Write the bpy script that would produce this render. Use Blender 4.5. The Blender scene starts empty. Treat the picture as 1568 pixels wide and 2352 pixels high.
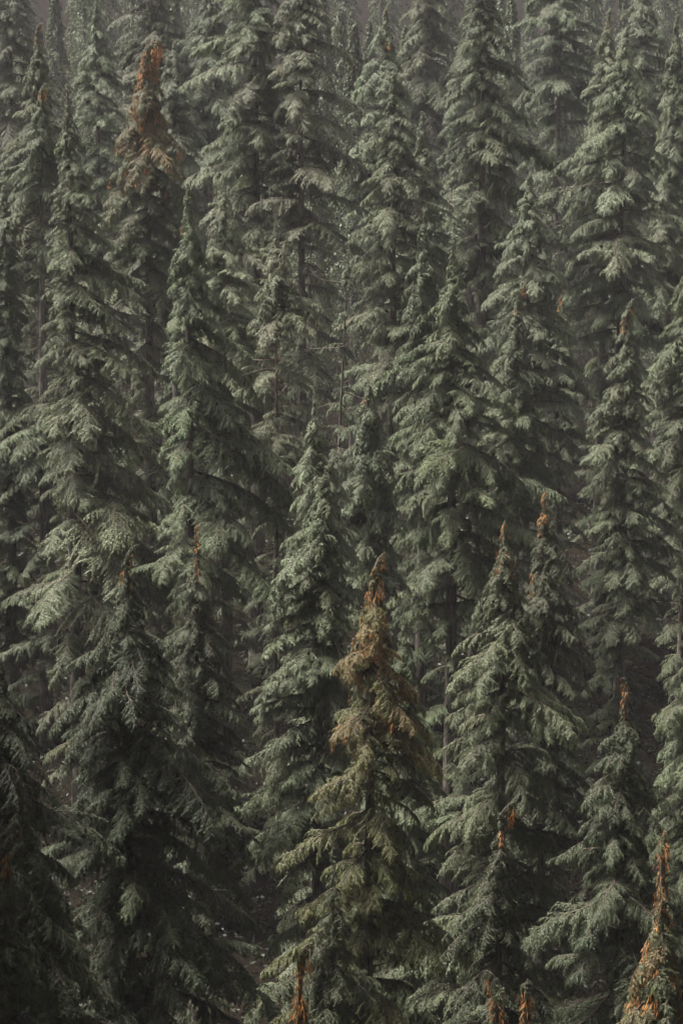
import bpy, bmesh, math, random
import numpy as np
from math import radians as R, sin, cos, pi, tan, atan

# ------------------------------------------------------------------ camera, sky, sun, exposure
S = bpy.context.scene
COL = S.collection
PITCH = R(-8.0)
F = 5018.0                       # focal length in units of the 1568 wide picture
cam_d = bpy.data.cameras.new('camera')
cam_d.sensor_fit = 'HORIZONTAL'
cam_d.sensor_width = 24.0
cam_d.lens = 24.0 * F / 1568.0
cam_d.clip_start = 0.5
cam_d.clip_end = 3000.0
cam = bpy.data.objects.new('camera', cam_d)
cam.rotation_euler = (pi / 2 + PITCH, 0, 0)
COL.objects.link(cam)
S.camera = cam

SUN_EL, SUN_AZ = R(64.0), R(-72.0)      # azimuth measured from +Y (into the picture) to the right
w = bpy.data.worlds.new('World')
S.world = w
w.use_nodes = True
nt = w.node_tree
bg = nt.nodes['Background']
sky = nt.nodes.new('ShaderNodeTexSky')
sky.sky_type = 'NISHITA'
sky.sun_disc = False
sky.sun_elevation = SUN_EL
sky.sun_rotation = SUN_AZ
sky.air_density = 0.25
sky.dust_density = 0.0
hs = nt.nodes.new('ShaderNodeHueSaturation')
hs.inputs['Saturation'].default_value = 0.02
nt.links.new(sky.outputs[0], hs.inputs['Color'])
nt.links.new(hs.outputs[0], bg.inputs['Color'])
bg.inputs['Strength'].default_value = 0.05

sd = bpy.data.lights.new('overcast_sun', 'SUN')
sd.energy = 1.5
sd.angle = R(24)
sd.color = (1.0, 0.975, 0.91)
so = bpy.data.objects.new('overcast_sun', sd)
so.rotation_euler = (-(pi / 2 - SUN_EL), 0, -SUN_AZ)
so.location = (0, 40, 90)
COL.objects.link(so)

S.view_settings.view_transform = 'Standard'
S.view_settings.look = 'None'
S.view_settings.exposure = 3.7
S.view_settings.gamma = 1.0
S.view_settings.use_curve_mapping = False
S.render.engine = 'CYCLES'
cy = S.cycles
cy.use_denoising = True
cy.max_bounces = 5
cy.diffuse_bounces = 3
cy.glossy_bounces = 1
cy.transmission_bounces = 2
cy.volume_bounces = 1
cy.caustics_reflective = False
cy.caustics_refractive = False

RNG = np.random.default_rng(7)
random.seed(7)

# ------------------------------------------------------------------ materials
def new_mat(name):
    m = bpy.data.materials.new(name)
    m.use_nodes = True
    return m, m.node_tree.nodes, m.node_tree.links

def needle_material():
    m, n, l = new_mat('hemlock_needles')
    b = n['Principled BSDF']
    info = n.new('ShaderNodeObjectInfo')
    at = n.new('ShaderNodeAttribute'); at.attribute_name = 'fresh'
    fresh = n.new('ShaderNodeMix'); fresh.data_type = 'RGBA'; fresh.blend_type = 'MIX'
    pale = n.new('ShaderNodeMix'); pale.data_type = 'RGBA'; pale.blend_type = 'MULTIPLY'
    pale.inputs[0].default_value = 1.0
    pale.inputs[7].default_value = (2.3, 2.28, 2.3, 1)  # young tips are paler; boosted further to paint in brighter highlights
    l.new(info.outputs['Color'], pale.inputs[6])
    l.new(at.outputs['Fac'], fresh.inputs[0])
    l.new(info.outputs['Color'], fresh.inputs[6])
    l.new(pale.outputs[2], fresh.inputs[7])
    hv = n.new('ShaderNodeHueSaturation')
    mr = n.new('ShaderNodeMapRange')
    mr.inputs['To Min'].default_value = 0.8
    mr.inputs['To Max'].default_value = 1.2
    l.new(info.outputs['Random'], mr.inputs['Value'])
    l.new(mr.outputs[0], hv.inputs['Value'])
    l.new(fresh.outputs[2], hv.inputs['Color'])
    l.new(hv.outputs[0], b.inputs['Base Color'])
    b.inputs['Roughness'].default_value = 0.5
    b.inputs['Specular IOR Level'].default_value = 0.3
    tr = n.new('ShaderNodeBsdfTranslucent')
    l.new(hv.outputs[0], tr.inputs['Color'])
    mx = n.new('ShaderNodeMixShader'); mx.inputs[0].default_value = 0.2
    l.new(b.outputs[0], mx.inputs[1]); l.new(tr.outputs[0], mx.inputs[2])
    l.new(mx.outputs[0], n['Material Output'].inputs['Surface'])
    return m

def bark_material(name, c1, c2):
    m, n, l = new_mat(name)
    b = n['Principled BSDF']
    tc = n.new('ShaderNodeTexCoord')
    mp = n.new('ShaderNodeMapping'); mp.inputs['Scale'].default_value = (1, 1, 0.16)
    nz = n.new('ShaderNodeTexNoise'); nz.inputs['Scale'].default_value = 14.0; nz.inputs['Detail'].default_value = 6
    l.new(tc.outputs['Object'], mp.inputs['Vector']); l.new(mp.outputs[0], nz.inputs['Vector'])
    cr = n.new('ShaderNodeValToRGB')
    cr.color_ramp.elements[0].color = (*c1, 1); cr.color_ramp.elements[0].position = 0.36
    cr.color_ramp.elements[1].color = (*c2, 1); cr.color_ramp.elements[1].position = 0.66
    l.new(nz.outputs['Fac'], cr.inputs[0]); l.new(cr.outputs[0], b.inputs['Base Color'])
    bp = n.new('ShaderNodeBump'); bp.inputs['Strength'].default_value = 0.8; bp.inputs['Distance'].default_value = 0.04
    l.new(nz.outputs['Fac'], bp.inputs['Height']); l.new(bp.outputs[0], b.inputs['Normal'])
    b.inputs['Roughness'].default_value = 0.9
    b.inputs['Specular IOR Level'].default_value = 0.2
    return m

M_NEEDLE = needle_material()
M_BARK = bark_material('hemlock_bark', (0.05, 0.042, 0.036), (0.19, 0.16, 0.14))
M_REDWOOD = bark_material('stripped_wood', (0.16, 0.055, 0.035), (0.33, 0.24, 0.20))
M_TWIG = bark_material('twig_bark', (0.05, 0.036, 0.028), (0.11, 0.085, 0.07))

m, n, l = new_mat('forest_floor')
nz = n.new('ShaderNodeTexNoise'); nz.inputs['Scale'].default_value = 0.8; nz.inputs['Detail'].default_value = 10
tc = n.new('ShaderNodeTexCoord'); l.new(tc.outputs['Object'], nz.inputs['Vector'])
cr = n.new('ShaderNodeValToRGB')
cr.color_ramp.elements[0].color = (0.008, 0.006, 0.005, 1); cr.color_ramp.elements[0].position = 0.35
cr.color_ramp.elements[1].color = (0.011, 0.009, 0.006, 1); cr.color_ramp.elements[1].position = 0.65
l.new(nz.outputs['Fac'], cr.inputs[0]); l.new(cr.outputs[0], n['Principled BSDF'].inputs['Base Color'])
n['Principled BSDF'].inputs['Roughness'].default_value = 1.0
n['Principled BSDF'].inputs['Specular IOR Level'].default_value = 0.0
M_FLOOR = m

# ------------------------------------------------------------------ mesh helpers
def mesh_from(name, verts, quads, tris, mats, quad_mat=None, tri_mat=None, fresh=None, smooth=False):
    """verts (n,3); quads (q,4); tris (t,3) -> mesh, faces in that order."""
    me = bpy.data.meshes.new(name)
    q = np.asarray(quads, dtype=np.int32).reshape(-1, 4)
    t = np.asarray(tris, dtype=np.int32).reshape(-1, 3)
    v = np.asarray(verts, dtype=np.float32)
    me.vertices.add(len(v)); me.vertices.foreach_set('co', v.ravel())
    loops = np.concatenate([q.ravel(), t.ravel()])
    me.loops.add(len(loops)); me.loops.foreach_set('vertex_index', loops)
    nf = len(q) + len(t)
    me.polygons.add(nf)
    start = np.concatenate([np.arange(len(q)) * 4, len(q) * 4 + np.arange(len(t)) * 3]).astype(np.int32)
    me.polygons.foreach_set('loop_start', start)
    mi = np.zeros(nf, dtype=np.int32)
    if quad_mat is not None: mi[:len(q)] = quad_mat
    if tri_mat is not None: mi[len(q):] = tri_mat
    me.polygons.foreach_set('material_index', mi)
    if smooth: me.polygons.foreach_set('use_smooth', np.ones(nf, dtype=bool))
    for x in mats: me.materials.append(x)
    if fresh is not None:
        a = me.attributes.new('fresh', 'FLOAT', 'POINT')
        a.data.foreach_set('value', np.asarray(fresh, dtype=np.float32))
    me.update(calc_edges=True)
    return me

def unit(a):
    return a / np.maximum(np.linalg.norm(a, axis=-1, keepdims=True), 1e-9)

def tube(pts, rad, sides=5):
    """vertices and quads of a tapered tube along a polyline"""
    pts = np.asarray(pts, float); k = len(pts)
    rad = np.broadcast_to(np.asarray(rad, float), (k,))
    tan_ = unit(np.gradient(pts, axis=0))
    ref = np.array([0.0, 1.0, 0.0]) if abs(tan_[0][1]) < 0.9 else np.array([1.0, 0, 0])
    a = unit(np.cross(tan_, ref)); b = np.cross(tan_, a)
    ang = np.arange(sides) * 2 * pi / sides
    ring = pts[:, None, :] + rad[:, None, None] * (np.cos(ang)[None, :, None] * a[:, None, :] + np.sin(ang)[None, :, None] * b[:, None, :])
    v = ring.reshape(-1, 3)
    q = []
    for i in range(k - 1):
        for j in range(sides):
            j2 = (j + 1) % sides
            q.append((i * sides + j, i * sides + j2, (i + 1) * sides + j2, (i + 1) * sides + j))
    return v, np.array(q)

def polyline_droop(p0, d0, length, n, droop):
    """n+1 points starting along d0 and bending towards the ground"""
    pts = [np.array(p0, float)]
    d = np.array(d0, float)
    for i in range(n):
        d = d + np.array([0, 0, -droop / n])
        d /= np.linalg.norm(d)
        pts.append(pts[-1] + d * length / n)
    return np.array(pts)

def at_line(P, t):
    f = min(max(t, 0), 1) * (len(P) - 1)
    i = min(int(f), len(P) - 2); u = f - i
    return P[i] * (1 - u) + P[i + 1] * u, unit(P[i + 1] - P[i])

# ------------------------------------------------------------------ boughs (shared meshes)
def make_bough(L, seed, nside, nfing, ntwig, a0, a1, flen, twl, wid, hang):
    """A hemlock bough growing along +X from the trunk: drooping axis, side shoots, hanging fingers of short twiglets."""
    g = np.random.default_rng(seed)
    ang = R(a0) + (R(a1) - R(a0)) * (np.linspace(0, 1, 10) ** 1.3)
    step = L / 10
    ax = [np.zeros(3)]
    yaw = 0.0
    for a in ang:
        yaw += g.normal(0, 0.10)
        ax.append(ax[-1] + step * np.array([cos(a) * cos(yaw), cos(a) * sin(yaw), sin(a)]))
    ax = np.array(ax)
    wood_v, wood_q, off = [], [], 0
    def add_wood(P, r, sides):
        nonlocal off
        v, q = tube(P, r, sides)
        wood_v.append(v); wood_q.append(q + off); off += len(v)
    add_wood(ax, np.linspace(0.012 + 0.009 * L, 0.003, len(ax)), 5)
    fingers = []
    up = np.array([0, 0, 1.0])
    for i in range(nside):
        s = 0.10 + 0.90 * (i + g.uniform(0.1, 0.9)) / nside
        p, t = at_line(ax, s)
        side = 1 if i % 2 else -1
        if g.random() < 0.12: continue
        a = R(68 - 38 * s + g.normal(0, 14))
        lat = unit(np.cross(up, t)) * side
        d = unit(t * cos(a) + lat * sin(a) + up * g.normal(0.05, 0.20))
        prof = (min(1.0, 0.45 + 2.2 * s) * (1.0 - s) ** 0.62 + 0.10)
        ls = wid * L * prof * g.uniform(0.35, 1.35)
        P = polyline_droop(p, d, ls, 4, hang * g.uniform(0.5, 1.2))
        add_wood(P, np.linspace(0.006 + 0.003 * L, 0.002, 5), 3)
        fingers.append(P)
        nf = max(2, int(round(nfing * (0.35 + 0.65 * prof))))
        for k in range(nf):
            u = (k + g.uniform(0.2, 0.9)) / nf
            fp, ft = at_line(P, u)
            sg = 1 if k % 2 else -1
            fa = R(g.uniform(22, 48))
            fl = unit(np.cross(up, ft)) * sg
            fd = unit(ft * cos(fa) + fl * sin(fa) + up * g.normal(0.0, 0.15))
            fingers.append(polyline_droop(fp, fd, flen * g.uniform(0.55, 1.25) * (1.1 - 0.35 * u), 4, hang * g.uniform(0.6, 1.9)))
    # the bough's own end and a few shoots along the top of the axis
    ntop = max(4, int(nside * 1.3))
    for k in range(ntop):
        s = 0.06 + 0.94 * (k + g.uniform(0, 1)) / ntop
        p, t = at_line(ax, s)
        d = unit(t + up * g.uniform(0.0, 0.5) + np.array([0, g.normal(0, 0.6), 0]))
        fingers.append(polyline_droop(p, d, flen * g.uniform(0.4, 0.8), 4, hang * g.uniform(0.5, 1.4)))
    fingers.append(np.array([at_line(ax, x)[0] for x in (0.72, 0.8, 0.88, 0.94, 1.0)]))
    FG = np.array(fingers)                                     # (f,5,3)
    nf = len(FG)
    flen_each = np.linalg.norm(FG[:, 1:] - FG[:, :-1], axis=2).sum(1)
    cnt = np.maximum(5, (ntwig * flen_each / flen).astype(int))
    idx = np.repeat(np.arange(nf), cnt)
    within = np.concatenate([np.arange(c) for c in cnt])
    t = (within + g.uniform(0, 1, len(idx))) / np.repeat(cnt, cnt)
    f = np.clip(t, 0, 0.999) * 4
    i0 = f.astype(int); u = (f - i0)[:, None]
    A = FG[idx, i0]; B = FG[idx, i0 + 1]
    pos = A * (1 - u) + B * u
    tg = unit(B - A)
    lat = unit(np.cross(np.array([0, 0, 1.0]) + 0.02, tg))
    sgn = np.where(within % 2 == 0, 1.0, -1.0)[:, None]
    roll = g.normal(0, 0.55, (len(idx), 1))
    nrm = np.cross(tg, lat)
    perp = lat * sgn * np.cos(roll) + nrm * np.sin(roll)
    sp = np.radians(g.uniform(18, 52, (len(idx), 1)))
    d = unit(tg * np.cos(sp) + perp * np.sin(sp) + g.normal(0, 0.12, (len(idx), 3)))
    ln = (twl * g.uniform(0.6, 1.3, len(idx)) * (1.08 - 0.45 * t))[:, None]
    tip = pos + d * ln + np.array([0, 0, -0.10]) * ln
    wv = unit(np.cross(d, nrm + g.normal(0, 0.4, d.shape))) * (ln * g.uniform(0.13, 0.19, (len(idx), 1)))
    mid = pos + d * ln * 0.5
    v = np.stack([pos, mid - wv, tip, mid + wv], axis=1).reshape(-1, 3)
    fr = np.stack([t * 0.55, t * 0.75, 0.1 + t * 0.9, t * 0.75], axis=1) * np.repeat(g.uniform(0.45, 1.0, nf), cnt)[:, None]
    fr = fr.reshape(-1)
    q = np.arange(len(v)).reshape(-1, 4)
    wv_ = np.concatenate(wood_v); wq_ = np.concatenate(wood_q) + len(v)
    V = np.concatenate([v, wv_]); Q = np.concatenate([q, wq_])
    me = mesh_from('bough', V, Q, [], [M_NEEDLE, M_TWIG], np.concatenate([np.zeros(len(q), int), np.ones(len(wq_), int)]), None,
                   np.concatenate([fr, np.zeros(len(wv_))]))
    return dict(me=me, tip=ax[-1], reach=float(np.percentile(v[:, 0], 97)), ends=FG[:, -1], low=float(v[:, 2].min()))

FAMS = {'near': {}, 'far': {}}      # nominal length -> variants; near trees show finer shoots
def family(which, L, n, *a):
    FAMS[which][L] = [make_bough(L * RNG.uniform(0.93, 1.07), 100 + int(L * 1000) + i + (50 if which == 'near' else 0), *a) for i in range(n)]
#                   n nside nf ntw  a0  a1   flen  twl   wid  hang
family('far', 0.35, 4, 9, 2, 28, 15, -50, 0.13, 0.042, 0.32, 0.9)
family('far', 0.70, 6, 13, 4, 36, 14, -48, 0.20, 0.048, 0.34, 1.0)
family('far', 1.25, 7, 20, 7, 40, 12, -38, 0.23, 0.048, 0.36, 0.9)
family('far', 2.10, 7, 28, 10, 44, 10, -30, 0.27, 0.052, 0.36, 0.85)
family('far', 3.10, 7, 40, 13, 44, 8, -26, 0.30, 0.058, 0.33, 0.85)
family('far', 4.50, 6, 56, 16, 44, 7, -24, 0.34, 0.066, 0.31, 0.85)
family('near', 0.28, 4, 10, 2, 22, 15, -50, 0.09, 0.030, 0.32, 0.9)
family('near', 0.55, 6, 14, 4, 26, 14, -48, 0.13, 0.034, 0.34, 1.0)
family('near', 0.95, 8, 20, 6, 28, 12, -40, 0.17, 0.038, 0.36, 0.95)
family('near', 1.50, 8, 26, 9, 30, 10, -34, 0.20, 0.042, 0.36, 0.9)
family('near', 2.30, 7, 36, 12, 32, 8, -28, 0.23, 0.047, 0.32, 0.9)
family('near', 3.30, 6, 48, 15, 32, 7, -26, 0.26, 0.054, 0.29, 0.9)

# withered rusty sprays hanging at branch ends (shared meshes)
def make_rust(seed):
    g = np.random.default_rng(seed)
    V, Q, off = [], [], 0
    for k in range(16):
        a = g.uniform(0, 2 * pi); r = g.uniform(0, 0.08)
        p = np.array([r * cos(a), r * sin(a), -g.uniform(0, 0.28)])
        d = unit(np.array([cos(a) * 0.35, sin(a) * 0.35, -1]) + g.normal(0, 0.2, 3))
        ln = g.uniform(0.06, 0.13)
        v, q = tube([p, p + d * ln * 0.35, p + d * ln * 0.75, p + d * ln], [0.003, 0.0075, 0.006, 0.0015], 3)
        V.append(v); Q.append(q + off); off += len(v)
    return mesh_from('withered_spray', np.concatenate(V), np.concatenate(Q), [], [M_RUST])

m, n, l = new_mat('withered_rust')
b = n['Principled BSDF']; info = n.new('ShaderNodeObjectInfo')
cr = n.new('ShaderNodeValToRGB')
cr.color_ramp.elements[0].color = (0.18, 0.080, 0.034, 1)
cr.color_ramp.elements[1].color = (0.58, 0.27, 0.085, 1)
l.new(info.outputs['Random'], cr.inputs[0]); l.new(cr.outputs[0], b.inputs['Base Color'])
b.inputs['Roughness'].default_value = 0.8
M_RUST = m
RUST = [make_rust(900 + i) for i in range(4)]

# bare dead stubs (shared meshes)
def make_stub(seed):
    g = np.random.default_rng(seed)
    P = [np.zeros(3)]; d = unit(np.array([1, 0, g.uniform(-0.25, 0.2)]))
    for i in range(6):
        d = unit(d + g.normal(0, 0.16, 3) + np.array([0, 0, -0.05])); P.append(P[-1] + d * 0.17)
    V, Q = tube(P, np.linspace(0.022, 0.004, 7), 5); V = [V]; Q = [Q]; off = len(V[0])
    for k in range(5):
        p, t = at_line(np.array(P), g.uniform(0.3, 0.95))
        dd = unit(t + g.normal(0, 0.6, 3))
        v, q = tube(polyline_droop(p, dd, g.uniform(0.12, 0.3), 3, 0.5), np.linspace(0.008, 0.002, 4), 3)
        V.append(v); Q.append(q + off); off += len(v)
    return mesh_from('dead_branch', np.concatenate(V), np.concatenate(Q), [], [M_TWIG], smooth=True)
STUB = [make_stub(700 + i) for i in range(5)]

# ------------------------------------------------------------------ the hillside
def deep(y):
    return 40.0 + (y - 46.0) * 1.45 if y > 46 else y * 40.0 / 46.0 if y > 0 else y
GY = [-260, -90, -22, 30, 46, 56, 68, 80, 92, 108, 150, 200, 260, 340, 450, 560]
GZ = [150, 90, -30, -43, -40.5, -38, -34.5, -31.5, -28.5, -24, -18, -1, 24, 60, 100, 135]  # the rise behind the camera is added, unseen, to block low sky light
GY = [deep(y) for y in GY]
def ground(x, y):
    return float(np.interp(y, GY, GZ)) + 0.5 * sin(x * 0.21 + y * 0.13) + 0.35 * sin(x * 0.09 - y * 0.31) + min(40.0, 0.55 * max(0.0, abs(x) - 0.156 * max(y, 0.0) - 5.0)) * min(1.0, max(0.0, (95.0 - y) / 40.0))  # last term: unseen side banks added under the tall shading woods

xs = np.linspace(-230, 230, 93); ys = np.linspace(-250, 760, 155)
gv = np.array([(x, y, ground(x, y)) for y in ys for x in xs])
gq = [(j * 93 + i, j * 93 + i + 1, (j + 1) * 93 + i + 1, (j + 1) * 93 + i) for j in range(154) for i in range(92)]
hill = bpy.data.objects.new('hillside', mesh_from('hillside', gv, gq, [], [M_FLOOR], smooth=True))
hill['kind'] = 'structure'
COL.objects.link(hill)

# ------------------------------------------------------------------ trees
def ray(px, py):
    """direction of a point of the 1568 x 2352 picture, per metre of depth along +Y"""
    u = (px - 784.0) / F; v = (1176.0 - py) / F
    c, s_ = cos(PITCH), sin(PITCH)
    y = c - v * s_; z = s_ + v * c
    return u / y, z / y

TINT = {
    'grey':   (0.108, 0.121, 0.073),  # pale needles, lifted further for the brighter light on the upper rows
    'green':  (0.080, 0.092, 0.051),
    'dark':   (0.041, 0.050, 0.025),  # dark needles, lowered further to paint the shade of the lower rows
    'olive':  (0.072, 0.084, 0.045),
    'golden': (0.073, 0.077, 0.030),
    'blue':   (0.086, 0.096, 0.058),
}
def put(name, me, parent, loc, rot=(0, 0, 0), sc=(1, 1, 1), color=None):
    o = bpy.data.objects.new(name, me)
    o.parent = parent
    o.location = loc; o.rotation_euler = rot; o.scale = sc
    if color: o.color = (*color, 1)
    COL.objects.link(o)
    return o

N_BR = 0
def tree(tip, Y, prof, label, tint='green', hook=(0.0, 0.0), group=None, bare=(), rust=0, rust_zone=(0, 3), stubs=0, stub_zone=(3, 9),
         dens=1.0, lean=0.0, vis=99.0, trunk_r=None, stripped=None, seed=None, rust_side=0, rust_s=1.0, lead_w=1.3, hook_max=80, droop=0.0, clump=1.0, bottom=0.96):
    """tip: the highest point in picture pixels; prof: (pixels below the tip, half width left, right); hook: (length in m, turn in degrees, + to the right)"""
    global N_BR
    g = np.random.default_rng(seed if seed is not None else int(tip[0] * 31 + tip[1] * 17 + Y * 7) % 100003)
    q_ = deep(Y) / Y
    Y = deep(Y)
    vis *= q_
    bare = tuple((a_ * q_, b_ * q_, c_) for a_, b_, c_ in bare)
    rust_zone = tuple(v * q_ for v in rust_zone); stub_zone = tuple(v * q_ for v in stub_zone)
    if stripped: stripped = tuple(v * q_ for v in stripped)
    ux, uz = ray(*tip)
    x, z = ux * Y, uz * Y
    k = Y / F                                   # metres per pixel at this depth
    gz = ground(x, Y)
    H = z - gz
    root = bpy.data.objects.new('hemlock_tree', None)
    root.empty_display_size = 0.5
    root.location = (x - lean, Y, gz)
    root['label'] = label; root['category'] = 'tree'
    root['group'] = group or 'hemlock trees crowding the misty slope'
    COL.objects.link(root)
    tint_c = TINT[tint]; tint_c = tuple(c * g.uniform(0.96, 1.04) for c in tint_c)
    # stem: straight with a lean and slight sway, then the nodding leader
    hl, hd = hook
    hl *= 0.7
    hd = max(-hook_max, min(hook_max, hd))
    n_s = 16
    hs_ = np.linspace(-0.4, H, n_s)
    hz = hs_ / H
    ph1, ph2 = g.uniform(0, 6, 2)
    hx = lean * np.clip(hz, 0, 1) ** 1.4 + 0.07 * np.sin(hz * 7 + ph1) * (1 - hz)
    hy = 0.07 * np.sin(hz * 6 + ph2) * (1 - hz)
    stem = np.stack([hx, hy, hs_], 1)
    lead = None
    if hl > 0:
        stem[:, 2] -= hl * (0.55 if abs(hd) > 70 else 0.85) * np.clip(hz, 0, 1) ** 6
        P = [stem[-1]]; a = 0
        for i in range(8):
            a += R(hd) / 8 * (0.5 + i / 7)
            P.append(P[-1] + hl / 8 * np.array([sin(a), g.normal(0, 0.15), cos(a)]))
        lead = np.array(P)
        line = np.concatenate([stem, lead[1:]])
    else:
        line = stem
    r0 = trunk_r or (0.10 + 0.0105 * H)
    tt = np.linspace(0, 1, len(line))
    if hl > 0:
        rr = np.concatenate([np.linspace(r0, 0.035, n_s), np.linspace(0.03, 0.006, 8)])
    else:
        rr = np.linspace(r0, 0.008, n_s)
    tv, tq = tube(line, rr, 9)
    tm = mesh_from('trunk', tv, tq, [], [M_BARK], smooth=True)
    put('trunk', tm, root, (0, 0, 0))
    def stem_at(d):
        h = H - d
        f_ = np.interp(h, stem[:, 2], np.arange(n_s))
        i = min(int(f_), n_s - 2); u = f_ - i
        return stem[i] * (1 - u) + stem[i + 1] * u
    last = prof[-1]; more = (H * 0.95) / k - last[0]
    if more > 20:
        prof = list(prof) + [(last[0] + more, last[1] + min(0.03 * more, 15), last[2] + min(0.03 * more, 15))]
    pd = np.array([p[0] * k for p in prof]); pl = np.array([p[1] * k for p in prof]); pr = np.array([p[2] * k for p in prof])
    def rad(d, az):
        lft = np.interp(d, pd, pl); rgt = np.interp(d, pd, pr)
        c = 0.5 + 0.5 * cos(az)
        return lft * (1 - c) + rgt * c
    ph = g.uniform(0, 2 * pi, 6)
    def lumps(d, az):
        return (sin(2 * az + 1.9 * d + ph[0]) + sin(3 * az - 1.3 * d + ph[1]) + sin(az + 2.9 * d + ph[2]) + sin(4.7 * d + ph[3])) / 4
    FM = FAMS['near' if Y < 70 else 'far']
    ends = []
    def bough(p, az, reach, pitch, roll):
        nonlocal ends
        global N_BR
        L = reach / 0.80
        fam = min(FM, key=lambda q: abs(math.log(L / q)))
        vnt = FM[fam][g.integers(len(FM[fam]))]
        sc = max(reach, 0.07) / max(0.25, vnt['reach'] * max(0.45, cos(pitch)))
        sc = min(sc, 1.7 * L / fam)
        sy = sc * g.uniform(0.9, 1.12) * (1 if g.random() < 0.5 else -1)
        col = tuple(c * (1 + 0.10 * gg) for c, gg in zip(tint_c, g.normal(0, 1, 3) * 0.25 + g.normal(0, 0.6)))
        if rust >= 60:
            depth_ = H - p[2]
            f0 = max(0.0, 1.0 - depth_ / (rust_zone[1] * 1.25)) * (0.35 + 0.65 * (rust_side == 0 or cos(az) * rust_side > 0.1))
            f0 = min(0.6, f0 * g.uniform(0.0, 1.1) ** 1.5)
            col = tuple(c * (1 - f0) + r_ * f0 for c, r_ in zip(col, (0.165, 0.095, 0.036)))
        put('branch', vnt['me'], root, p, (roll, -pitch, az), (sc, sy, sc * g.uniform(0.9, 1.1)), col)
        N_BR += 1
        if rust:
            for q in vnt['ends'][g.integers(0, len(vnt['ends']), (1 if reach < 0.3 else 6) if rust > 60 else 2)]:
                cp, sp = cos(pitch), sin(pitch)
                qx, qy, qz = q[0] * sc, q[1] * sy, q[2] * sc
                xx = qx * cp - qz * sp; zz = qx * sp + qz * cp
                ends.append((p[0] + xx * cos(az) - qy * sin(az), p[1] + xx * sin(az) + qy * cos(az), p[2] + zz))
    # leader dressing
    az = g.uniform(0, 6.28)
    if lead is not None:
        nl = int(7 + hl * 13)
        for i in range(nl):
            t = (i + g.uniform(0, 1)) / nl
            p, tg = at_line(lead, t)
            az += 2.4
            bough(tuple(p), az, lead_w * g.uniform(0.10, 0.20) * (1.3 - 0.7 * t), R(-55 + g.normal(0, 10)), g.normal(0, 0.2))
    crown = H * bottom
    d = 0.10 if lead is not None else 0.03
    if lead is not None: d = H - stem[-1][2] + 0.02
    while d < crown:
        rmean = max(0.16, float((np.interp(d, pd, pl) + np.interp(d, pd, pr)) / 2))
        low = d > vis * 0.84 and Y > 68
        hidden = 1.9 if low else 1.0
        d += max(0.040, (0.052 if Y < 70 else 0.060) * rmean) * hidden / dens * g.uniform(0.6, 1.4)
        az += 2.39996 + g.normal(0, 0.35)
        nz_ = lumps(d, az)
        if nz_ < -0.42 * clump ** -1 and d > 1.0: continue
        skip = False
        for (b0, b1, keep) in bare:
            if b0 < d < b1 and g.random() > keep: skip = True
        if skip: continue
        rr_ = max(0.09, rad(d, az) * min(1.0, 0.56 + 0.18 * d)) * (1 + 0.36 * clump * nz_) * (0.58 + 0.58 * g.random() ** 0.7) * (min(1.15, 0.95 + 0.1 * d) if not low else 0.72)
        f_ = min(1.0, d / 5.0)
        pitch = R(-34 + 20 * f_ - droop + g.normal(0, 8))
        if lead is None and d < 0.35: pitch = R(30 - 100 * d)
        ts = 0.22 + 0.26 * rmean
        dq = max(0.02, d - 0.9 * ts / 6.283 * sin(6.283 * d / ts + 1.6 * sin(az + ph[4]) + ph[5]))
        bough(tuple(stem_at(dq)), az, rr_, pitch, g.normal(0, 0.16))
    # rusty withered sprays
    if rust and ends:
        zt = H
        pool = [e for e in ends if rust_zone[0] <= zt - e[2] <= rust_zone[1] and (rust_side == 0 or (e[0] - lean) * rust_side > -0.15) and e[1] < 0.5]
        g.shuffle(pool)
        for e in pool[:rust]:
            s_ = g.uniform(0.75, 1.35) * rust_s
            put('withered_spray', RUST[g.integers(4)], root, tuple(e), (g.normal(0, 0.15), g.normal(0, 0.15), g.uniform(0, 6.28)), (s_, s_, s_ * g.uniform(0.9, 1.4)))
    for i in range(stubs + 12):
        dd = g.uniform(*stub_zone) if i < stubs else g.uniform(min(vis, H * 0.8) * 0.8, min(vis * 1.45, H * 0.95))
        s_ = g.uniform(0.6, 1.5) * (1.5 if i < stubs else 1.0)
        put('dead_branch', STUB[g.integers(5)], root, tuple(stem_at(dd)), (g.uniform(0, 6.28), g.normal(0, 0.25), g.uniform(0, 6.28)), (s_, s_, s_))
    if stripped:
        d0, d1 = stripped
        P = np.array([stem_at(q) + np.array([0.0, -0.02, 0]) for q in np.linspace(d0, d1, 6)])
        base_r = np.interp(P[:, 2], stem[:, 2], np.linspace(r0, 0.02, n_s))
        sv, sq = tube(P, base_r * np.array([0.3, 0.96, 1.03, 1.03, 0.98, 0.4]), 7)
        put('stripped_wood', mesh_from('stripped_wood', sv, sq, [], [M_REDWOOD], smooth=True), root, (0, 0, 0))
    return root

#TREES#
exec_trees = True
T = tree
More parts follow.
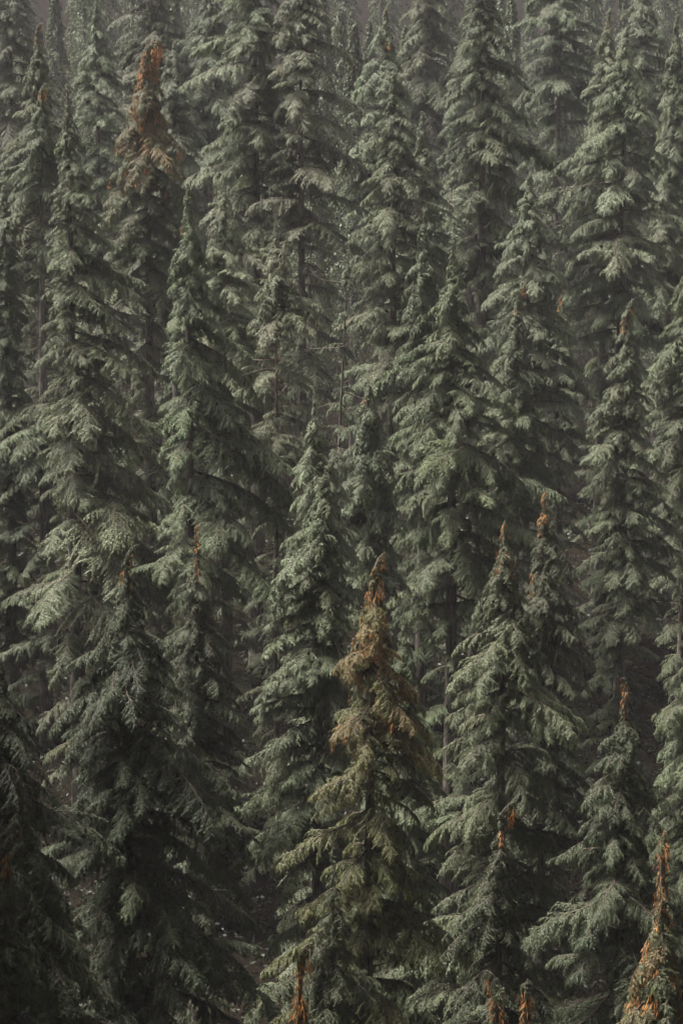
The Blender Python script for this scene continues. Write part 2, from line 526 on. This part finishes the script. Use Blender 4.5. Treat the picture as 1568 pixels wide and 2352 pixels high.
# -- the topmost, mistiest row
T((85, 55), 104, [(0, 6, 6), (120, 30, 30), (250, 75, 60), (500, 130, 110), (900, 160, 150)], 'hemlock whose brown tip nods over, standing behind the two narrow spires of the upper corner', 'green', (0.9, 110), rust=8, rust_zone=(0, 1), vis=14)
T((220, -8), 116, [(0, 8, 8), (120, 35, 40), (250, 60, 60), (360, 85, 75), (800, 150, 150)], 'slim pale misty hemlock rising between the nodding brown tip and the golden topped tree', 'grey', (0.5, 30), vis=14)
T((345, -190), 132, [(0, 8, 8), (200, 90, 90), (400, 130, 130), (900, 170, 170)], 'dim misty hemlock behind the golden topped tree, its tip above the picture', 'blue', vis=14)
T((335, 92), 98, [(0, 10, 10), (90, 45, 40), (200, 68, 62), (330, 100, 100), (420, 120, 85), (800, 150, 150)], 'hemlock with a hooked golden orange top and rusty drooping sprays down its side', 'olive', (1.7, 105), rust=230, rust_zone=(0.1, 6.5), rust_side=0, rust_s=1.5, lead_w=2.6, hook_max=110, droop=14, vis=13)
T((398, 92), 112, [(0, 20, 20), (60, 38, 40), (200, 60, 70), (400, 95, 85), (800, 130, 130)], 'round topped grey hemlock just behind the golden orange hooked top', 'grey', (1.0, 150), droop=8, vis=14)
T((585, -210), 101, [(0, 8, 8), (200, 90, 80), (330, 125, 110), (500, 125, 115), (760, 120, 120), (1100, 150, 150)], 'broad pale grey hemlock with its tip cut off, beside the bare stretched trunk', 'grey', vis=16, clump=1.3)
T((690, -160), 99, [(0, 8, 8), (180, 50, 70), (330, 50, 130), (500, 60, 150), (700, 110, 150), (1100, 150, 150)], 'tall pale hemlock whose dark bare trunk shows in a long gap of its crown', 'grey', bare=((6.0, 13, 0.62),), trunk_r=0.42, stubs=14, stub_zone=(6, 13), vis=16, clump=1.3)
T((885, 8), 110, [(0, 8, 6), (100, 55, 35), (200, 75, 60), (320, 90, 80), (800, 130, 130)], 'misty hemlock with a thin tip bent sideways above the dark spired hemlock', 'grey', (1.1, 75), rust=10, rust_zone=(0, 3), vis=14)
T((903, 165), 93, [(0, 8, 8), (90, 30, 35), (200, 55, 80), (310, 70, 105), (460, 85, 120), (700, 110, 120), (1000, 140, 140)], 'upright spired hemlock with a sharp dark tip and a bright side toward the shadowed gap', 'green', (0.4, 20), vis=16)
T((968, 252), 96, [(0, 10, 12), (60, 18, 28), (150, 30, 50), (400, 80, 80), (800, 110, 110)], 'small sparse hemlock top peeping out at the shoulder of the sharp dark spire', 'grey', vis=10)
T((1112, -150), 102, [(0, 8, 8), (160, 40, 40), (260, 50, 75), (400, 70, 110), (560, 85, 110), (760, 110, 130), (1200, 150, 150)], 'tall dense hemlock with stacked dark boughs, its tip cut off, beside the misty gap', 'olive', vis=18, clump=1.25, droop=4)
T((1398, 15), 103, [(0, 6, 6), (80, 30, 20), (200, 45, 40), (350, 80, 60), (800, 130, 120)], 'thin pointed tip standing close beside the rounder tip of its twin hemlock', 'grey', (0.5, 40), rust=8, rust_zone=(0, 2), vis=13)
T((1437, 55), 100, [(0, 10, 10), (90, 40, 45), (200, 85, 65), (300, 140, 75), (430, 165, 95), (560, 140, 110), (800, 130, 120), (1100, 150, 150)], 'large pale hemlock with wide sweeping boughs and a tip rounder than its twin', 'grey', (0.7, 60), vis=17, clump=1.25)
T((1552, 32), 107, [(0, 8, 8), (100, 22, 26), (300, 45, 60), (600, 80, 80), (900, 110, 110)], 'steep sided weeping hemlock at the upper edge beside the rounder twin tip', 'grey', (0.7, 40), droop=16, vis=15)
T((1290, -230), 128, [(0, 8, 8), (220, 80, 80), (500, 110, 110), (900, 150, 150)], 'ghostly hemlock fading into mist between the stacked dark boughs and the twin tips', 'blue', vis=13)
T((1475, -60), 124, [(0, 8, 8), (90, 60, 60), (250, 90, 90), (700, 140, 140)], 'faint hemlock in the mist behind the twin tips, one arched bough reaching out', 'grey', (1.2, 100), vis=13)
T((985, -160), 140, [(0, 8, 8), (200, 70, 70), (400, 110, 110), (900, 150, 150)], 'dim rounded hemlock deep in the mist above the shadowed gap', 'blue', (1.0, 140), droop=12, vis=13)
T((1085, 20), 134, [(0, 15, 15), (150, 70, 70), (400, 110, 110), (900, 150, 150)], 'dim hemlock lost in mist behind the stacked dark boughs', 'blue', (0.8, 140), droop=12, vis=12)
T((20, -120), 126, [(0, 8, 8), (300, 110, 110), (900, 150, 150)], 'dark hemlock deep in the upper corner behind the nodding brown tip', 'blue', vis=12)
T((480, -60), 130, [(0, 8, 8), (200, 80, 80), (800, 150, 150)], 'shadowy hemlock glimpsed between the golden orange hook and the broad pale hemlock', 'blue', vis=12)
# -- second row
T((95, 192), 95, [(0, 10, 10), (100, 45, 40), (190, 80, 45), (260, 85, 48), (420, 85, 55), (900, 130, 100)], 'hemlock with a tufted yellowish tip over a long bare reddish trunk with dead stubs', 'green', (0.5, 60), rust=12, rust_zone=(0, 1.2), bare=((4.6, 13.5, 0.08),), stubs=34, stub_zone=(4.5, 13), trunk_r=0.40, vis=20, lean=0.35)
T((154, 190), 87, [(0, 6, 6), (100, 22, 26), (250, 38, 70), (420, 42, 130), (600, 48, 195), (800, 90, 215), (950, 60, 250), (1150, 110, 240), (1500, 150, 200)], 'very tall dense hemlock beside the bare reddish trunk, its boughs brightest toward the shade', 'green', (0.3, 15), vis=24, bare=((12.5, 19, 0.75),), clump=1.15)
T((8, 400), 96, [(0, 8, 8), (150, 40, 35), (400, 55, 45), (800, 80, 55), (1200, 120, 90)], 'dense hemlock mostly cut by the frame edge beyond the bare reddish trunk', 'green', vis=24)
T((430, 432), 82, [(0, 10, 12), (90, 25, 35), (200, 45, 60), (330, 45, 110), (480, 50, 190), (620, 45, 225), (760, 60, 200), (1000, 120, 160), (1300, 140, 140)], 'dark hemlock with hanging sprays close to its trunk and long boughs reaching to one side', 'green', (0.4, 25), seed=12, rust=4, rust_zone=(1, 3), vis=17, bare=((9, 12, 0.6),), droop=6)
T((513, 392), 88, [(0, 6, 6), (60, 20, 22), (150, 45, 60), (240, 70, 105), (400, 90, 120), (900, 130, 130)], 'small frosted hemlock with an upright tip tucked behind the dark hemlock of long side boughs', 'grey', vis=11)
T((633, 492), 84, [(0, 6, 6), (70, 22, 30), (150, 45, 60), (220, 45, 105), (300, 55, 80), (420, 90, 75), (800, 130, 120)], 'young hemlock standing over a split trunk of bare reddish and white wood', 'grey', bare=((4.4, 7.6, 0.35),), stripped=(4.6, 7.2), trunk_r=0.22, stubs=10, stub_zone=(4.5, 7.6), vis=11)
T((1255, 468), 98, [(0, 6, 6), (100, 30, 30), (300, 60, 60), (800, 110, 110)], 'thin hemlock with a bare pole of a top behind the bushy grey hemlock', 'grey', bare=((0, 2.4, 0.15),), stubs=10, stub_zone=(0.3, 2.5), vis=12)
T((1216, 393), 89, [(0, 8, 8), (70, 30, 35), (150, 65, 50), (240, 95, 70), (350, 90, 105), (480, 80, 130), (620, 90, 110), (1000, 130, 140)], 'bushy grey hemlock behind the bent olive tip, its level boughs spread in tiers', 'grey', (0.4, 30), vis=14)
T((975, 478), 85, [(0, 8, 8), (90, 28, 20), (200, 55, 30), (330, 85, 40), (460, 80, 60), (900, 130, 130)], 'brownish olive hemlock pressed close behind the big central hemlock', 'olive', (0.4, 40), droop=8, vis=12)
T((1041, 540), 79, [(0, 8, 8), (80, 26, 28), (170, 48, 50), (280, 90, 85), (370, 125, 105), (460, 140, 150), (570, 140, 190), (680, 100, 200), (800, 110, 150), (1200, 150, 150)], 'big central hemlock with a dense pointed crown and wide overlapping boughs', 'green', (0.3, 20), vis=16, clump=1.15)
T((1190, 652), 82, [(0, 8, 6), (60, 35, 15), (150, 60, 25), (240, 85, 40), (330, 90, 60), (800, 120, 120)], 'olive hemlock with a tip bent sideways at the shoulder of the big central hemlock', 'olive', (0.9, 60), rust=6, rust_zone=(0, 1.5), vis=10)
T((1290, 636), 92, [(0, 5, 5), (50, 10, 14), (150, 25, 35), (400, 70, 80), (800, 110, 110)], 'slender rusty tipped hemlock half hidden behind the bushy grey tiers', 'olive', rust=10, rust_zone=(0, 1.5), vis=9)
T((1440, 682), 80, [(0, 6, 8), (80, 30, 30), (180, 48, 42), (290, 70, 60), (360, 100, 55), (460, 80, 110), (560, 60, 130), (760, 110, 100), (1100, 140, 130)], 'hemlock with a crooked brown tip nodding sideways against the dark gap', 'green', (1.0, 65), rust=8, rust_zone=(0, 1), vis=14)
T((1590, 540), 84, [(0, 8, 8), (100, 40, 40), (300, 85, 60), (450, 90, 80), (800, 110, 110)], 'pale olive hemlock at the frame edge with boughs reaching in toward the crooked brown tip', 'olive', vis=12)
T((800, 560), 91, [(0, 4, 4), (60, 20, 14), (200, 40, 26), (450, 70, 60), (900, 110, 110)], 'spindly hemlock with a thin leaning pale trunk bare among the shadows', 'green', bare=((1.5, 9, 0.12),), stubs=9, stub_zone=(1.5, 9), trunk_r=0.2, lean=0.9, vis=11)
# -- third row
T((722, 882), 72, [(0, 5, 5), (60, 16, 18), (130, 35, 38), (210, 50, 70), (320, 60, 90), (500, 80, 110), (900, 120, 120)], 'straight spiky hemlock tip standing just behind the hooked leader', 'grey', vis=9)
T((748, 1058), 67, [(0, 8, 8), (70, 50, 28), (160, 85, 40), (250, 110, 50), (350, 130, 60), (450, 130, 60), (560, 120, 70), (700, 150, 90), (850, 175, 100), (1000, 240, 120), (1200, 270, 130)], 'tall narrow hemlock with a leader hooked over, one edge of its crown glowing pale', 'green', (1.3, 140), lean=0.4, vis=15)
T((848, 866), 75, [(0, 8, 8), (40, 40, 34), (90, 48, 42), (160, 52, 48), (250, 62, 60), (380, 70, 68), (700, 100, 100)], 'slim weeping young hemlock with a red twig near its top', 'green', droop=10, rust=3, rust_zone=(0.4, 1.0), vis=8)
T((290, 1260), 62, [(0, 10, 10), (60, 32, 35), (120, 40, 50), (180, 85, 75), (280, 130, 130), (360, 150, 130), (470, 150, 180), (600, 130, 190), (740, 140, 220), (850, 160, 240), (1000, 180, 240), (1200, 190, 240)], 'broad dark hemlock with a hooked mustard tip and tiered frosted boughs', 'dark', (1.0, 115), rust=8, rust_zone=(0, 1.0), vis=16, clump=1.2, dens=1.3)
T((449, 1192), 66, [(0, 4, 4), (70, 15, 16), (140, 30, 35), (220, 50, 50), (300, 70, 75), (400, 80, 100), (520, 90, 110), (800, 110, 130), (1100, 140, 150)], 'pointed hemlock with a reddish brown spiky tip beside the hooked mustard tip', 'dark', rust=12, rust_zone=(0.1, 2.2), vis=12)
T((860, 1268), 58, [(0, 10, 6), (70, 35, 20), (100, 40, 45), (200, 65, 45), (290, 60, 90), (360, 80, 130), (450, 75, 140), (560, 95, 90), (640, 165, 100), (760, 120, 160), (860, 180, 170), (1100, 160, 160)], 'yellow green hemlock with an orange rusty leaning tip and open ragged boughs', 'golden', (1.0, 55), rust=110, rust_zone=(0, 5.5), rust_s=1.0, lean=0.4, vis=14, clump=1.5, dens=0.9)
T((928, 1368), 64, [(0, 4, 4), (80, 20, 20), (170, 40, 42), (260, 45, 60), (380, 60, 75), (700, 110, 110)], 'thin grey hemlock spire in the shade right behind the yellow green tree', 'green', vis=10, droop=6)
T((1157, 1196), 61, [(0, 8, 8), (90, 42, 48), (180, 65, 68), (260, 95, 90), (350, 115, 110), (430, 125, 170), (520, 130, 170), (620, 155, 170), (750, 170, 200), (1000, 190, 210), (1200, 200, 210)], 'full bodied hemlock with a tawny blunt tip and heaped rounded boughs', 'olive', (0.4, 20), rust=12, rust_zone=(0, 1.6), vis=16, clump=1.2)
T((1251, 1118), 66, [(0, 4, 4), (70, 18, 20), (130, 28, 60), (220, 30, 75), (320, 50, 100), (430, 80, 130), (560, 100, 130), (900, 120, 130)], 'hemlock with scattered orange sprays on its ragged tip behind the full bodied one', 'dark', rust=28, rust_zone=(0, 4.5), vis=13)
T((-15, 1478), 58, [(0, 8, 8), (80, 50, 70), (200, 80, 115), (320, 100, 150), (420, 100, 190), (700, 130, 160), (1000, 150, 150)], 'frost edged hemlock cut by the frame edge beside the broad dark tree', 'dark', vis=12, clump=1.2)
T((1435, 1552), 57, [(0, 5, 5), (50, 16, 16), (110, 42, 44), (180, 60, 60), (260, 100, 90), (350, 90, 70), (380, 140, 80), (480, 165, 130), (700, 185, 160), (900, 190, 170)], 'medium hemlock with an upright spiky tip and tiered boughs above the orange narrow tree', 'dark', rust=6, rust_zone=(0, 0.8), vis=12, clump=1.25)
T((1590, 1430), 61, [(0, 8, 8), (120, 60, 60), (260, 85, 80), (420, 80, 90), (700, 120, 120)], 'hemlock leaning in at the frame edge behind the medium spiky tipped one', 'green', vis=11)
# -- nearest row
T((45, 1768), 51, [(0, 8, 8), (60, 25, 30), (150, 45, 60), (230, 55, 85), (330, 60, 150), (450, 80, 200), (700, 110, 240)], 'dark narrow hemlock with a hanging tip in the lower corner', 'dark', (0.8, -110), droop=8, vis=10)
T((12, 1925), 47, [(0, 8, 12), (60, 30, 45), (200, 60, 65), (450, 80, 100)], 'small hemlock with a yellowed twig at its top, lowest at the frame edge', 'dark', (0.5, 80), rust=2, rust_zone=(0, 0.5), vis=8)
T((764, 1945), 49, [(0, 4, 4), (60, 22, 24), (110, 45, 45), (200, 60, 55), (290, 75, 70), (400, 110, 90), (700, 140, 120)], 'young hemlock with a thin bare pale leader in front of the yellow green tree', 'green', vis=8, )
T((690, 2176), 45, [(0, 6, 6), (40, 14, 14), (110, 24, 24), (180, 36, 40), (500, 80, 80)], 'narrow yellowish sapling top with a drooping tip at the bottom edge', 'golden', (0.6, 100), rust=16, rust_zone=(0, 1.6), droop=18, vis=5)
T((1150, 1838), 52, [(0, 8, 6), (60, 22, 22), (120, 48, 36), (200, 75, 40), (280, 90, 50), (340, 110, 60), (400, 130, 100), (480, 150, 120), (800, 160, 140)], 'dark conical hemlock with a brown tip pointing sideways', 'dark', (0.9, 70), rust=6, rust_zone=(0, 1.6), vis=9)
T((1522, 1908), 48, [(0, 6, 6), (60, 14, 16), (130, 26, 28), (210, 42, 36), (290, 60, 45), (360, 110, 60), (450, 120, 80), (700, 130, 110)], 'narrow weeping tree covered in orange and golden sprays near the lower corner', 'olive', (0.4, 20), rust=200, rust_zone=(0, 5.5), rust_s=1.0, droop=18, vis=7)
T((1140, 2240), 44.5, [(0, 6, 6), (50, 26, 14), (110, 40, 24), (400, 80, 80)], 'tiny sapling top bowed over with rusty sprays at the bottom edge', 'olive', (0.6, -110), rust=16, rust_zone=(0, 1.3), vis=4)
T((1208, 2252), 44, [(0, 6, 6), (50, 14, 18), (110, 30, 36), (400, 80, 80)], 'tiny upright sapling top with red orange sprays at the bottom edge', 'olive', (0.3, 20), rust=18, rust_zone=(0, 1.3), vis=4)
T((1540, 2245), 43.5, [(0, 6, 6), (40, 40, 20), (110, 75, 50), (400, 100, 90)], 'little green sapling in front of the narrow orange weeping tree', 'green', (0.5, -50), vis=4)
print('boughs', N_BR, 'bough tris', sum(2 * len(v['me'].polygons) for F_ in FAMS.values() for f in F_.values() for v in f))

# ------------------------------------------------------------------ far misty hemlocks up the slope (shared trunk and crown)
def far_crown(seed, H):
    g = np.random.default_rng(seed)
    P, D, LN = [], [], []
    d = 0.2; az = 0.0
    while d < H * 0.85:
        r = 0.15 + 0.17 * d * (1 - 0.25 * d / H)
        d += max(0.08, 0.10 * r); az += 2.4 + g.normal(0, 0.3)
        r *= g.uniform(0.7, 1.15)
        nrm = np.array([cos(az), sin(az), 0])
        ax = polyline_droop((0, 0, H - d), unit(nrm + np.array([0, 0, 0.1])), r * 1.15, 6, 1.1)
        nn = int(40 + 90 * r)
        for i in range(nn):
            t = g.uniform(0.1, 1); p, tg = at_line(ax, t)
            lat = np.cross([0, 0, 1.0], tg)
            o = lat * g.normal(0, 0.26 * r * (1.15 - t)) + np.array([0, 0, -abs(g.normal(0, 0.22))])
            P.append(p + o); D.append(unit(tg + lat * g.normal(0, 0.6) + np.array([0, 0, -g.uniform(0.2, 1.4)]))); LN.append(g.uniform(0.14, 0.32))
    P, D, LN = np.array(P), np.array(D), np.array(LN)[:, None]
    wv = unit(np.cross(D, g.normal(0, 1, D.shape))) * LN * 0.16
    v = np.stack([P, P + D * LN * 0.5 - wv, P + D * LN, P + D * LN * 0.5 + wv], 1).reshape(-1, 3)
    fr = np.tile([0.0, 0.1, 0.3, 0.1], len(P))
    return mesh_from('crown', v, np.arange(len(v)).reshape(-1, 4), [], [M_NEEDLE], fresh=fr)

FARH = [27.0, 31.0, 35.0]
FARC = [far_crown(40 + i, h) for i, h in enumerate(FARH)]
FART = []
for h in FARH:
    tv, tq = tube([(0, 0, -0.5), (0.05, 0, h * 0.4), (0, 0.05, h * 0.8), (0, 0, h)], [0.4, 0.3, 0.12, 0.02], 8)
    FART.append(mesh_from('trunk', tv, tq, [], [M_BARK], smooth=True))
g = np.random.default_rng(5)
for row, Y in enumerate((138, 147, 156, 166, 177, 189, 203, 219, 238)):
    Y = deep(Y)
    half = Y * 0.156 + 6
    nx = int(2 * half / (6.2 + 0.008 * (Y - 140)))
    for i in range(nx):
        x = -half + (i + g.uniform(0.1, 0.9)) * 2 * half / nx
        y = Y + g.uniform(-6, 6)
        v = g.integers(3); s_ = g.uniform(0.85, 1.15)
        r = bpy.data.objects.new('hemlock_tree', None)
        r.location = (x, y, ground(x, y)); r.rotation_euler = (0, 0, g.uniform(0, 6.28)); r.scale = (s_, s_, s_)
        r['label'] = 'faint hemlock far up the slope, blurred by mist behind all the others'
        r['category'] = 'tree'; r['group'] = 'faint hemlocks far up the slope'
        COL.objects.link(r)
        put('trunk', FART[v], r, (0, 0, 0))
        put('crown', FARC[v], r, (0, 0, 0), color=TINT['green'])

# ------------------------------------------------------------------ undergrowth on the forest floor
def undergrowth():
    g = np.random.default_rng(31)
    P = []
    for c in range(9000):
        y = 38 + 120 * g.random() ** 1.5
        x = g.uniform(-1, 1) * (y * 0.156 + 7)
        m_ = 16
        r = g.uniform(0.5, 1.6)
        o = np.stack([g.normal(0, r * 0.6, m_), g.normal(0, r * 0.6, m_), g.uniform(0.0, r * 0.9, m_)], 1)
        P.append(np.array([x, y, ground(x, y)]) + o)
    P = np.concatenate(P); n_ = len(P)
    D = unit(np.stack([g.normal(0, 1, n_), g.normal(0, 1, n_), g.uniform(-0.2, 0.9, n_)], 1))
    LN = g.uniform(0.12, 0.34, (n_, 1))
    wv = unit(np.cross(D, g.normal(0, 1, (n_, 3)))) * LN * 0.22
    v = np.stack([P, P + D * LN * 0.5 - wv, P + D * LN, P + D * LN * 0.5 + wv], 1).reshape(-1, 3)
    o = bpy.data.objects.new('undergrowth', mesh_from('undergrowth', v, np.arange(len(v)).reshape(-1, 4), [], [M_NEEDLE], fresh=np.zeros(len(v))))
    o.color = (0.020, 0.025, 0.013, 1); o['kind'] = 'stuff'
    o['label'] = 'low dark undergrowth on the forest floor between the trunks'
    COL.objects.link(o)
undergrowth()

# ------------------------------------------------------------------ unseen woods to both sides, one mass, shaped to shade the lower rows
def shading_side_woods():
    g = np.random.default_rng(77)
    src = []
    for i in range(3):
        me = FARC[i].copy(); me.name = 'woods_tree'
        bm_ = bmesh.new(); bm_.from_mesh(me); bm_.from_mesh(FART[i])
        me.materials.append(M_BARK)
        nc = len(FARC[i].polygons)
        for k_, f in enumerate(bm_.faces):
            f.material_index = 0 if k_ < nc else 1
        bm_.to_mesh(me); bm_.free()
        o = bpy.data.objects.new('woods_tree', me); o.color = (*TINT['green'], 1)
        src.append(o)
    pts, scl, rot, pick = [], [], [], []
    for Y in (39, 41.5, 44, 46.5, 49, 52, 56, 61, 70, 80, 92, 105, 120, 138):
        Y = deep(Y)
        for side in (-1, 1):
            for k_ in range(3):
                x = side * (Y * 0.156 + (7.8 if Y < 62 else 7.5) + k_ * 4.5 + g.uniform(-0.6, 0.6)); y = Y + g.uniform(-1, 1)
                gz = ground(x, y)
                H = float(np.interp(Y, [21, 40, 60, 89, 125, 176], [27, 25, 12, 3, 0, 8])) - gz + g.uniform(-3, 3)  # nearer trees made extra tall for the shade they throw
                v = int(g.integers(3))
                pts.append((x, y, gz)); scl.append(H / FARH[v]); rot.append(g.uniform(0, 6.28)); pick.append(v)
    me = bpy.data.meshes.new('shading_side_woods')
    me.from_pydata(pts, [], [])
    for nm, tp, vals in (('size', 'FLOAT', scl), ('turn', 'FLOAT', rot), ('pick', 'INT', pick)):
        at_ = me.attributes.new(nm, tp, 'POINT'); at_.data.foreach_set('value', vals)
    o = bpy.data.objects.new('shading_side_woods', me)
    o.color = (*TINT['green'], 1); o['kind'] = 'stuff'
    o['label'] = 'unseen hemlock woods to both sides, made tall to shade the lower slope'
    COL.objects.link(o)
    ng = bpy.data.node_groups.new('woods_scatter', 'GeometryNodeTree')
    ng.interface.new_socket('Geometry', in_out='INPUT', socket_type='NodeSocketGeometry')
    ng.interface.new_socket('Geometry', in_out='OUTPUT', socket_type='NodeSocketGeometry')
    N, Lk = ng.nodes, ng.links
    gi = N.new('NodeGroupInput'); go = N.new('NodeGroupOutput'); jn = N.new('GeometryNodeJoinGeometry')
    def named(nm, tp):
        q = N.new('GeometryNodeInputNamedAttribute'); q.data_type = tp; q.inputs['Name'].default_value = nm
        return q.outputs['Attribute']
    size, turn, pk = named('size', 'FLOAT'), named('turn', 'FLOAT'), named('pick', 'INT')
    cx = N.new('ShaderNodeCombineXYZ'); Lk.new(turn, cx.inputs['Z'])
    for i in range(3):
        oi = N.new('GeometryNodeObjectInfo'); oi.inputs['Object'].default_value = src[i]; oi.inputs['As Instance'].default_value = True
        cmp_ = N.new('FunctionNodeCompare'); cmp_.data_type = 'INT'; cmp_.operation = 'EQUAL'
        Lk.new(pk, cmp_.inputs[2]); cmp_.inputs[3].default_value = i
        ip = N.new('GeometryNodeInstanceOnPoints')
        Lk.new(gi.outputs[0], ip.inputs['Points']); Lk.new(cmp_.outputs[0], ip.inputs['Selection'])
        Lk.new(oi.outputs['Geometry'], ip.inputs['Instance']); Lk.new(size, ip.inputs['Scale']); Lk.new(cx.outputs[0], ip.inputs['Rotation'])
        Lk.new(ip.outputs[0], jn.inputs[0])
    Lk.new(jn.outputs[0], go.inputs[0])
    md = o.modifiers.new('scatter', 'NODES'); md.node_group = ng
shading_side_woods()

# ------------------------------------------------------------------ haze
def haze_box(x0, x1, y0, y1, z0, z1):
    v = [(x, y, z) for z in (z0, z1) for y in (y0, y1) for x in (x0, x1)]
    q = [(0, 2, 3, 1), (4, 5, 7, 6), (0, 1, 5, 4), (2, 6, 7, 3), (0, 4, 6, 2), (1, 3, 7, 5)]
    m, n, l = new_mat('haze_air')
    n.remove(n['Principled BSDF'])
    vol = n.new('ShaderNodeVolumePrincipled')
    vol.inputs['Color'].default_value = (0.64, 0.60, 0.655, 1)
    vol.inputs['Density'].default_value = 0.00018
    vol.inputs['Anisotropy'].default_value = 0.0
    l.new(vol.outputs[0], n['Material Output'].inputs['Volume'])
    o = bpy.data.objects.new('haze', mesh_from('haze', v, q, [], [m]))
    o['kind'] = 'stuff'
    COL.objects.link(o)
haze_box(-240, 240, -260, 770, -60, 165)
